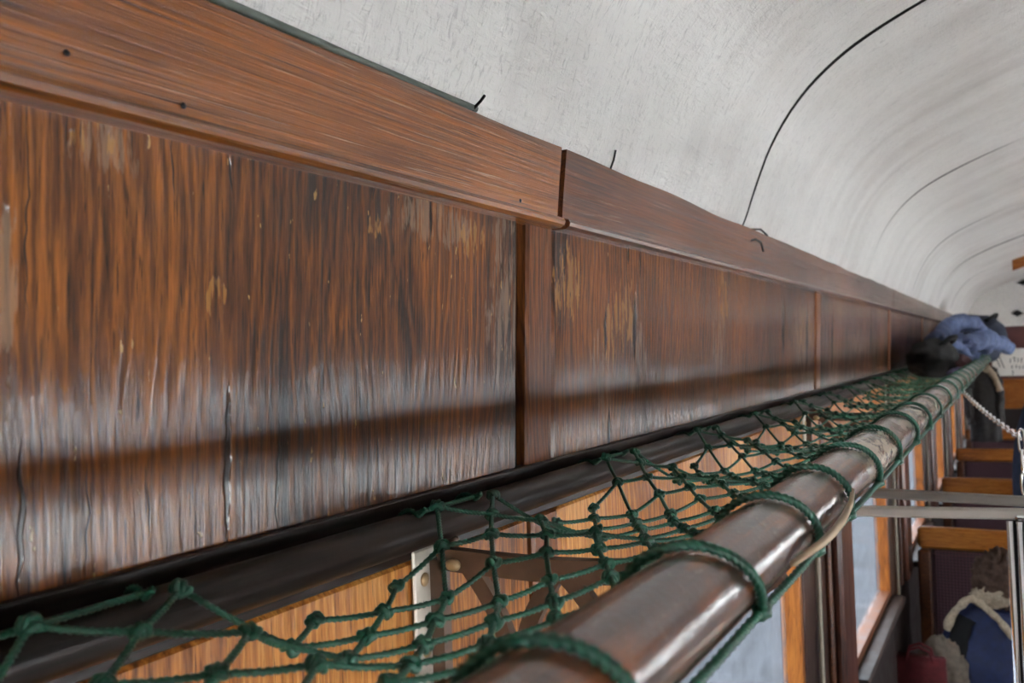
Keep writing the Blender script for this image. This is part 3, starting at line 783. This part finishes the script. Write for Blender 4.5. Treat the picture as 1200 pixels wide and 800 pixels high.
# ------------------------------------------------------------------ seats
SX0, SX1 = .05, 1.02; STOP = -.745
def seat(y, label, SX0=SX0, SX1=SX1, group='wood railed benches along the left wall'):
    e = empty('bench_seat', (SX0+SX1)/2, y, -H); tag(e, label, 'seat', group)
    MB().box(SX0, SX1, y-.022, y+.022, STOP-.085, STOP, b=.010).obj('top_rail', 'rail', e)
    for s in (-1, 1):
        mb = MB(); ya, yb = sorted((y+s*.012, y+s*.045)); mb.box(SX0+.05, SX1-.05, ya, yb, -1.40, STOP-.088, b=.015); mb.obj('back_cushion', 'seatcloth', e)
        ya, yb = sorted((y+s*.05, y+s*.50)); MB().box(SX0+.05, SX1-.05, ya, yb, -1.48, -1.37, b=.03).obj('seat_cushion', 'seatcloth', e)
        ya, yb = sorted((y+s*.05, y+s*.46)); MB().box(SX0+.08, SX1-.08, ya, yb, -H, -1.481).obj('plinth', 'pillar', e)
    for x0, x1 in ((SX0, SX0+.048), (SX1-.048, SX1)): MB().box(x0, x1, y-.05, y+.05, -H, STOP-.086, b=.008).obj('end_panel', 'sill', e)
    MB().box(SX0+.05, SX1-.05, y-.011, y+.011, -H, STOP-.087).obj('back_board', 'pillar', e)
for i, nm in enumerate(('maroon bench with orange rail where the blue fleece lined jacket lies', 'maroon bench with orange rail, second row past the chrome post', 'maroon bench with orange rail, third row past the chrome post', 'maroon bench with orange rail closest to the white notice')):
    seat(3.98+BAY*i, nm)
for i, nm in zip(range(3, -4, -1), ('first', 'second', 'third', 'fourth', 'fifth', 'sixth', 'seventh')): seat(3.98+BAY*i, 'unseen maroon bench by the right wall, '+nm+' row from the white notice end', XR-1.02, XR-.05, 'benches along the right wall')  # unseen rows, added to cut light on the lower left side

# ------------------------------------------------------------------ notice on the end wall
x0, ht_ = yp(1162, 409, Y1-.02); x1, hb2 = yp(1200, 440, Y1-.02)
sg = empty('notice_board', x0+.35, Y1-.02, hb2); tag(sg, 'white notice board with dark markings on the maroon end wall', 'notice')
MB().box(x0, x0+.78, Y1-.022, Y1-.004, hb2, ht_, b=.004).obj('board', 'white', sg)
def stroke(u0, v0, u1, v1, w=.008):
    a, c = yp(u0, v0, Y1-.024), yp(u1, v1, Y1-.024); d = Vector((c[0]-a[0], 0, c[1]-a[1])); n_ = Vector((-d.z, 0, d.x)).normalized()*w/2
    q = [(a[0]+n_.x, a[1]+n_.z), (c[0]+n_.x, c[1]+n_.z), (c[0]-n_.x, c[1]-n_.z), (a[0]-n_.x, a[1]-n_.z)]
    MB().add([(x, Y1-.0225, h) for x, h in q]+[(x, Y1-.0245, h) for x, h in q], [(0, 1, 2, 3), (7, 6, 5, 4), (0, 4, 5, 1), (1, 5, 6, 2), (2, 6, 7, 3), (3, 7, 4, 0)]).obj('mark', 'ink', sg)
for s_ in ((1168, 421, 1172, 430), (1171, 418, 1177, 431), (1184, 420, 1184, 425), (1187, 419, 1190, 419), (1189, 419, 1189, 424), (1193, 419, 1193, 424), (1196, 420, 1198, 420), (1197, 420, 1197, 425),
           (1186, 428, 1186, 432), (1191, 427, 1191, 431), (1195, 428, 1195, 432), (1187, 434, 1187, 439), (1199, 428, 1199, 432)): stroke(*s_)

# ------------------------------------------------------------------ soft things: clothes and bags
def heap(c, r, seed, fold=.22, freq=2.2, flat=None, nu=40, nv=24):
    def fn(d):
        q = d*freq+Vector((seed, seed*1.7, 0)); k = 1+fold*(1-2.4*abs(noise.noise(q)))-fold*.5+fold*.5*(.5-1.6*abs(noise.noise(q*2.3+Vector((3, 1, 2)))))+fold*.15*noise.noise(q*5); return k
    mb = MB().blob(c, r, nu, nv, fn)
    if flat is not None: mb.v = [(x, y, max(h, flat)) for x, y, h in mb.v]
    return mb
def sleeve(path, r, seed, n=40):
    P3 = [Vector(p) for p in path]; out = []
    for i in range(n):
        f = i/(n-1)*(len(P3)-1); j = min(int(f), len(P3)-2); q = f-j
        p0, p1, p2, p3 = P3[max(j-1, 0)], P3[j], P3[j+1], P3[min(j+2, len(P3)-1)]
        out.append(.5*((2*p1)+(p2-p0)*q+(2*p0-5*p1+4*p2-p3)*q*q+(3*p1-p0-3*p2+p3)*q**3))
    mb = MB(); mb.tube(out, lambda q: r*(1-.25*q)*(1+.10*math.sin(q*31+seed)+.07*math.sin(q*57+seed*2)), 18)
    mb.v = [tuple(Vector(v)+(noise.noise_vector(Vector(v)*14+Vector((seed, 0, 0)))*r*.35+noise.noise_vector(Vector(v)*34+Vector((0, seed, 0)))*r*.18)) for v in mb.v]
    return mb
NETH = -.147
# black bag
e = empty('holdall_bag', .13, 4.1, NETH); tag(e, 'black soft holdall lying on the green net against the wall', 'bag')
heap((.125, 4.12, NETH+.075), (.095, .36, .085), 3, .12, 1.6, NETH).obj('body', 'black', e, True)
MB().tube([(.16, 3.92, NETH+.12), (.20, 3.95, NETH+.16), (.215, 4.1, NETH+.165), (.20, 4.25, NETH+.15), (.16, 4.3, NETH+.12)], .010, 8).obj('handle', 'black', e, True)
# maroon grey roll and lavender cloth in front of it
o = heap((.205, 4.35, NETH+.045), (.055, .30, .045), 5, .14, 2.0, NETH).obj('rolled_cloth', 'maroon', None, True); tag(o, 'dull maroon rolled cloth on the net in front of the black bag', 'cloth')
o = heap((.225, 4.02, NETH+.022), (.042, .20, .020), 9, .2, 2.4, NETH).obj('folded_scarf', 'lavender', None, True); tag(o, 'small lavender scarf lying flat behind the worn front pole', 'scarf')
# denim jacket
e = empty('denim_jacket', .2, 5.0, NETH); tag(e, 'crumpled blue grey denim jacket heaped on the rack over the front pole', 'jacket')
heap((.155, 5.0, NETH+.085), (.105, .42, .095), 12, .40, 2.8, NETH, 96, 54).obj('body', 'denim', e, True)
sleeve([(.10, 4.80, .0), (.14, 4.95, .060), (.20, 5.15, .095), (.26, 5.3, .075), (.30, 5.4, .01), (.30, 5.45, -.05)], .046, 1, 60).obj('sleeve', 'denim', e, True)
sleeve([(.20, 4.85, -.04), (.25, 4.95, -.005), (.315, 5.2, .005), (.37, 5.45, -.02), (.40, 5.65, -.055)], .042, 4, 60).obj('sleeve', 'denim', e, True)
sleeve([(.09, 4.52, -.05), (.14, 4.50, -.01), (.20, 4.56, -.02), (.23, 4.7, -.07)], .026, 7).obj('collar', 'denim', e, True)
# navy bag behind
e = empty('duffel_bag', .22, 6.7, NETH); tag(e, 'dark navy duffel bag on the rack behind the denim jacket', 'bag')
heap((.205, 6.75, NETH+.15), (.19, .55, .165), 21, .10, 1.5, NETH).obj('body', 'navy', e, True)
MB().tube([(.28, 6.4, .12), (.33, 6.45, .155), (.34, 6.75, .165), (.33, 7.05, .155), (.28, 7.1, .12)], .012, 8).obj('strap', 'black', e, True)
# coat hanging from the front pole
yc = 7.2; hc = FP[1]-FP[2]-.006; xk = .232
e = empty('hanging_coat', xk, yc, -.72); tag(e, 'dark grey coat with cream fleece collar hanging below the rack end', 'coat')
MB().tube([(FP[0]+(FP[2]+.003)*math.cos(a), yc, FP[1]+(FP[2]+.003)*math.sin(a)) for a in [math.radians(-20+i*20) for i in range(11)]]+[(xk, yc, hc-.04)], .003, 6).obj('hook', 'darkmetal', e, True)
vs = []; fs = []; nu, nv = 36, 18
for i in range(nv+1):
    q = i/nv; h = -.19-.53*q; w = .055+.04*min(1, q*2.2); d = .040+.03*q
    for j in range(nu):
        a = 2*math.pi*j/nu; f = 1+.12*q*math.sin(a*7+1)+.05*noise.noise(Vector((a*2, q*4, 8)))
        vs.append((xk+w*f*math.cos(a), yc+d*f*math.sin(a), h))
for i in range(nv):
    for j in range(nu): fs.append((i*nu+j, i*nu+nu+j, i*nu+nu+(j+1) % nu, i*nu+(j+1) % nu))
fs += [tuple(range(nu)), tuple(range(nv*nu, nv*nu+nu))[::-1]]
MB().add(vs, fs).obj('body', 'grey', e, True)
for s in (-1, 1): sleeve([(xk+s*.045, yc, -.205), (xk+s*.088, yc-.02, -.30), (xk+s*.098, yc-.03, -.42), (xk+s*.09, yc-.04, -.60)], .034, 3+s).obj('sleeve', 'grey', e, True)
sleeve([(xk-.03, yc+.01, -.185), (xk+.0, yc-.05, -.19), (xk+.045, yc-.055, -.22), (xk+.075, yc-.06, -.28), (xk+.10, yc-.065, -.36)], .026, 2).obj('collar', 'fleece', e, True)

# jacket on the first bench, leaning against its back
SEATH = -1.37; yj = 3.72
e = empty('fleece_jacket', .41, yj, SEATH); tag(e, 'blue quilted jacket with cream fleece lining propped against the first bench', 'jacket')
def PJ(u, v, y=yj): x, h = yp(u, v, y); return (x, y, h)
vs = []; fs = []; nu, nv = 40, 20
xt, htj = yp(1140, 704, yj); xb = .43
for i in range(nv+1):
    q = i/nv; h = htj-.02+(SEATH-htj+.02)*q; w = .075+.135*min(1, q*1.5)**.7; cx = xt+.055+.02*q
    for j in range(nu):
        a = 2*math.pi*j/nu; f = 1+.08*math.sin(a*9+2*q)*min(1, q*3)+.10*noise.noise(Vector((math.cos(a)*1.5, math.sin(a)*1.5, q*5)))
        tilt = (math.cos(a)*w)*-.28*(1-q)
        vs.append((cx+w*f*math.cos(a), yj+(.05+.06*q)*f*math.sin(a), h+tilt))
for i in range(nv):
    for j in range(nu): fs.append((i*nu+j, i*nu+nu+j, i*nu+nu+(j+1) % nu, i*nu+(j+1) % nu))
fs += [tuple(range(nu)), tuple(range(nv*nu, nv*nu+nu))[::-1]]
MB().add(vs, fs).obj('body', 'blue', e, True)
ya = yj-.075
sleeve([PJ(1110, 737, ya), PJ(1120, 715, ya), PJ(1138, 702, ya), PJ(1155, 712, ya), PJ(1172, 728, ya), PJ(1188, 748, ya)], .015, 5, 60).obj('fleece_trim', 'fleece', e, True)
c = PJ(1160, 700, yj-.03); heap(c, (.065, .045, .035), 31, .25, 2.6).obj('fleece_collar', 'fleece', e, True)
c = PJ(1172, 678, yj-.0); heap(c, (.085, .06, .10), 41, .30, 3.2, nu=56, nv=36).obj('fur_hood', 'fur', e, True)
sleeve([PJ(1130, 722, yj-.04), PJ(1124, 745, yj-.05), PJ(1120, 780, yj-.055), PJ(1121, 812, yj-.06)], .042, 8, 10).obj('shade_roll', 'black', e, True)  # black roll put in for the shade at the jacket's left shoulder
# red bag and beige cloth on the bench
yb_ = 3.535; x, h = yp(1078, 772, yb_)
e = empty('shopping_bag', x, yb_, SEATH); tag(e, 'dark red shopping bag standing on the bench beside the jacket', 'bag')
vs = []; fs = []; nv = 8
for i in range(nv+1):
    q = i/nv; hh = SEATH+(h+.01-SEATH)*q; w, d = .085-.006*q, .04-.015*q
    for sx, sy in ((-1, -1), (0, -1.1), (1, -1), (1.08, 0), (1, 1), (0, 1.1), (-1, 1), (-1.08, 0)): vs.append((x+sx*w*(1+.05*noise.noise(Vector((sx, sy, q*4)))), yb_+sy*d, hh))
for i in range(nv):
    for j in range(8): fs.append((i*8+j, i*8+(j+1) % 8, i*8+8+(j+1) % 8, i*8+8+j))
fs += [tuple(range(8))[::-1], tuple(range(nv*8, nv*8+8))]
MB().add(vs, fs).obj('body', 'red', e, True)
for s in (-1, 1): MB().tube([(x-.045, yb_+s*.022, h-.01), (x-.035, yb_+s*.024, h+.035), (x, yb_+s*.024, h+.05), (x+.035, yb_+s*.024, h+.035), (x+.045, yb_+s*.022, h-.01)], .005, 8).obj('handle', 'red', e, True)
x2, h2 = yp(1103, 752, 3.62); o = heap((x2, 3.625, (h2+SEATH)/2), (.085, .038, (h2-SEATH)/2+.01), 51, .2, 2.2, SEATH).obj('bundled_cloth', 'beige', None, True)
tag(o, 'beige bundled cloth behind the dark red bag on the bench', 'cloth')

# ------------------------------------------------------------------ person standing between the benches
def skin_mesh(name, verts, edges, radii, root, sub=2):
    me = bpy.data.meshes.new(name); me.from_pydata(verts, edges, []); o = bpy.data.objects.new(name, me); COL.objects.link(o)
    sm = o.modifiers.new('skin', 'SKIN'); sm.use_smooth_shade = True
    for i, r in enumerate(radii): me.skin_vertices[0].data[i].radius = r if isinstance(r, tuple) else (r, r); me.skin_vertices[0].data[i].use_root = (i == root)
    sb = o.modifiers.new('sub', 'SUBSURF'); sb.levels = sb.render_levels = sub
    dg = bpy.context.evaluated_depsgraph_get(); nm = bpy.data.meshes.new_from_object(o.evaluated_get(dg)); bpy.data.objects.remove(o)
    nm.polygons.foreach_set('use_smooth', [True]*len(nm.polygons)); return nm
def person(px, py):
    e = empty('person', px, py, -H); tag(e, 'person in a navy jacket and jeans standing between the benches', 'person')
    V, E, Rr = [], [], []
    def add(p, r, par=None):
        V.append(p); Rr.append(r)
        if par is not None: E.append((par, len(V)-1))
        return len(V)-1
    pel = add((0, 0, 1.0), (.15, .11)); waist = add((0, 0, 1.16), (.13, .10), pel); chest = add((0, .0, 1.40), (.155, .11), waist); neckb = add((0, 0, 1.57), (.07, .065), chest)
    neck = add((0, -.01, 1.63), .055, neckb); jaw = add((0, -.02, 1.70), (.068, .08), neck); head = add((0, -.01, 1.79), (.078, .098), jaw); top = add((0, 0, 1.87), (.05, .06), head)
    hands = []
    for s in (-1, 1):
        sh = add((s*.175, 0, 1.515), .064, chest); el = add((s*.225, .02, 1.22), .045, sh); wr = add((s*.235, -.05, .96), .028, el); pm = add((s*.236, -.06, .90), (.018, .040), wr); kn = add((s*.236, -.064, .865), (.014, .040), pm)
        hands.append((s, pm, kn))
        for f, (dy, L) in enumerate(((-.030, .070), (-.010, .078), (.010, .073), (.029, .058))):
            a = add((s*.237, -.064+dy, .862-.01), .0095, kn); b2 = add((s*.230, -.066+dy, .862-L*.55), .009, a); add((s*.216, -.068+dy, .862-L), .008, b2)
        a = add((s*.226, -.10, .895), .011, pm); add((s*.220, -.118, .862), .0095, a)
        hip = add((s*.09, 0, .93), .09, pel); kne = add((s*.10, -.01, .52), .058, hip); ank = add((s*.10, .02, .10), .042, kne); heel = add((s*.10, .02, .045), .042, ank); add((s*.115, -.15, .035), (.042, .03), heel)
    me = skin_mesh('body', V, E, Rr, pel)
    for nm in ('skin', 'jeans', 'black'): me.materials.append(M[nm])
    for p in me.polygons:
        z = p.center.z; p.material_index = 2 if z < .10 else 1 if (z < 1.06 and abs(p.center.x) < .20) else 0
    body = bpy.data.objects.new('body', me); COL.objects.link(body); body.parent = e
    V2, E2, R2 = [(0, 0, .93), (0, 0, 1.16), (0, 0, 1.40), (0, 0, 1.585)], [(0, 1), (1, 2), (2, 3)], [(.185, .145), (.165, .13), (.18, .135), (.085, .08)]
    for s in (-1, 1):
        i = len(V2); V2 += [(s*.18, 0, 1.52), (s*.228, .02, 1.22), (s*.236, -.045, .985)]; R2 += [.083, .064, .050]; E2 += [(2, i), (i, i+1), (i+1, i+2)]
    me = skin_mesh('jacket', V2, E2, R2, 0); me.materials.append(M['navy']); j = bpy.data.objects.new('jacket', me); COL.objects.link(j); j.parent = e
    hm = MB().blob((px, py+.012, 1.815-H), (.092, .112, .098), 24, 14, lambda d: (1 if (d.y > -.25 or d.z > .35) else .82)*(1+.04*noise.noise(d*6))).obj('hair', 'hair', e, True)
    for s in (-1, 1):
        MB().blob((px+s*.032, py-.104, 1.775-H), (.011, .006, .007), 10, 6).obj('eye', 'white', e, True)
        MB().blob((px+s*.032, py-.1095, 1.775-H), (.005, .003, .005), 8, 6).obj('iris', 'ink', e, True)
        MB().blob((px+s*.083, py+.0, 1.765-H), (.010, .02, .03), 10, 8).obj('ear', 'skin', e, True)
    MB().blob((px, py-.116, 1.745-H), (.013, .016, .022), 12, 8).obj('nose', 'skin', e, True)
    MB().blob((px, py-.102, 1.70-H), (.022, .007, .006), 12, 6).obj('mouth', 'maroon', e, True)
xh, _ = yp(1190, 500, 4.72)
person(xh+.262, 4.72)
bpy.context.view_layer.update()
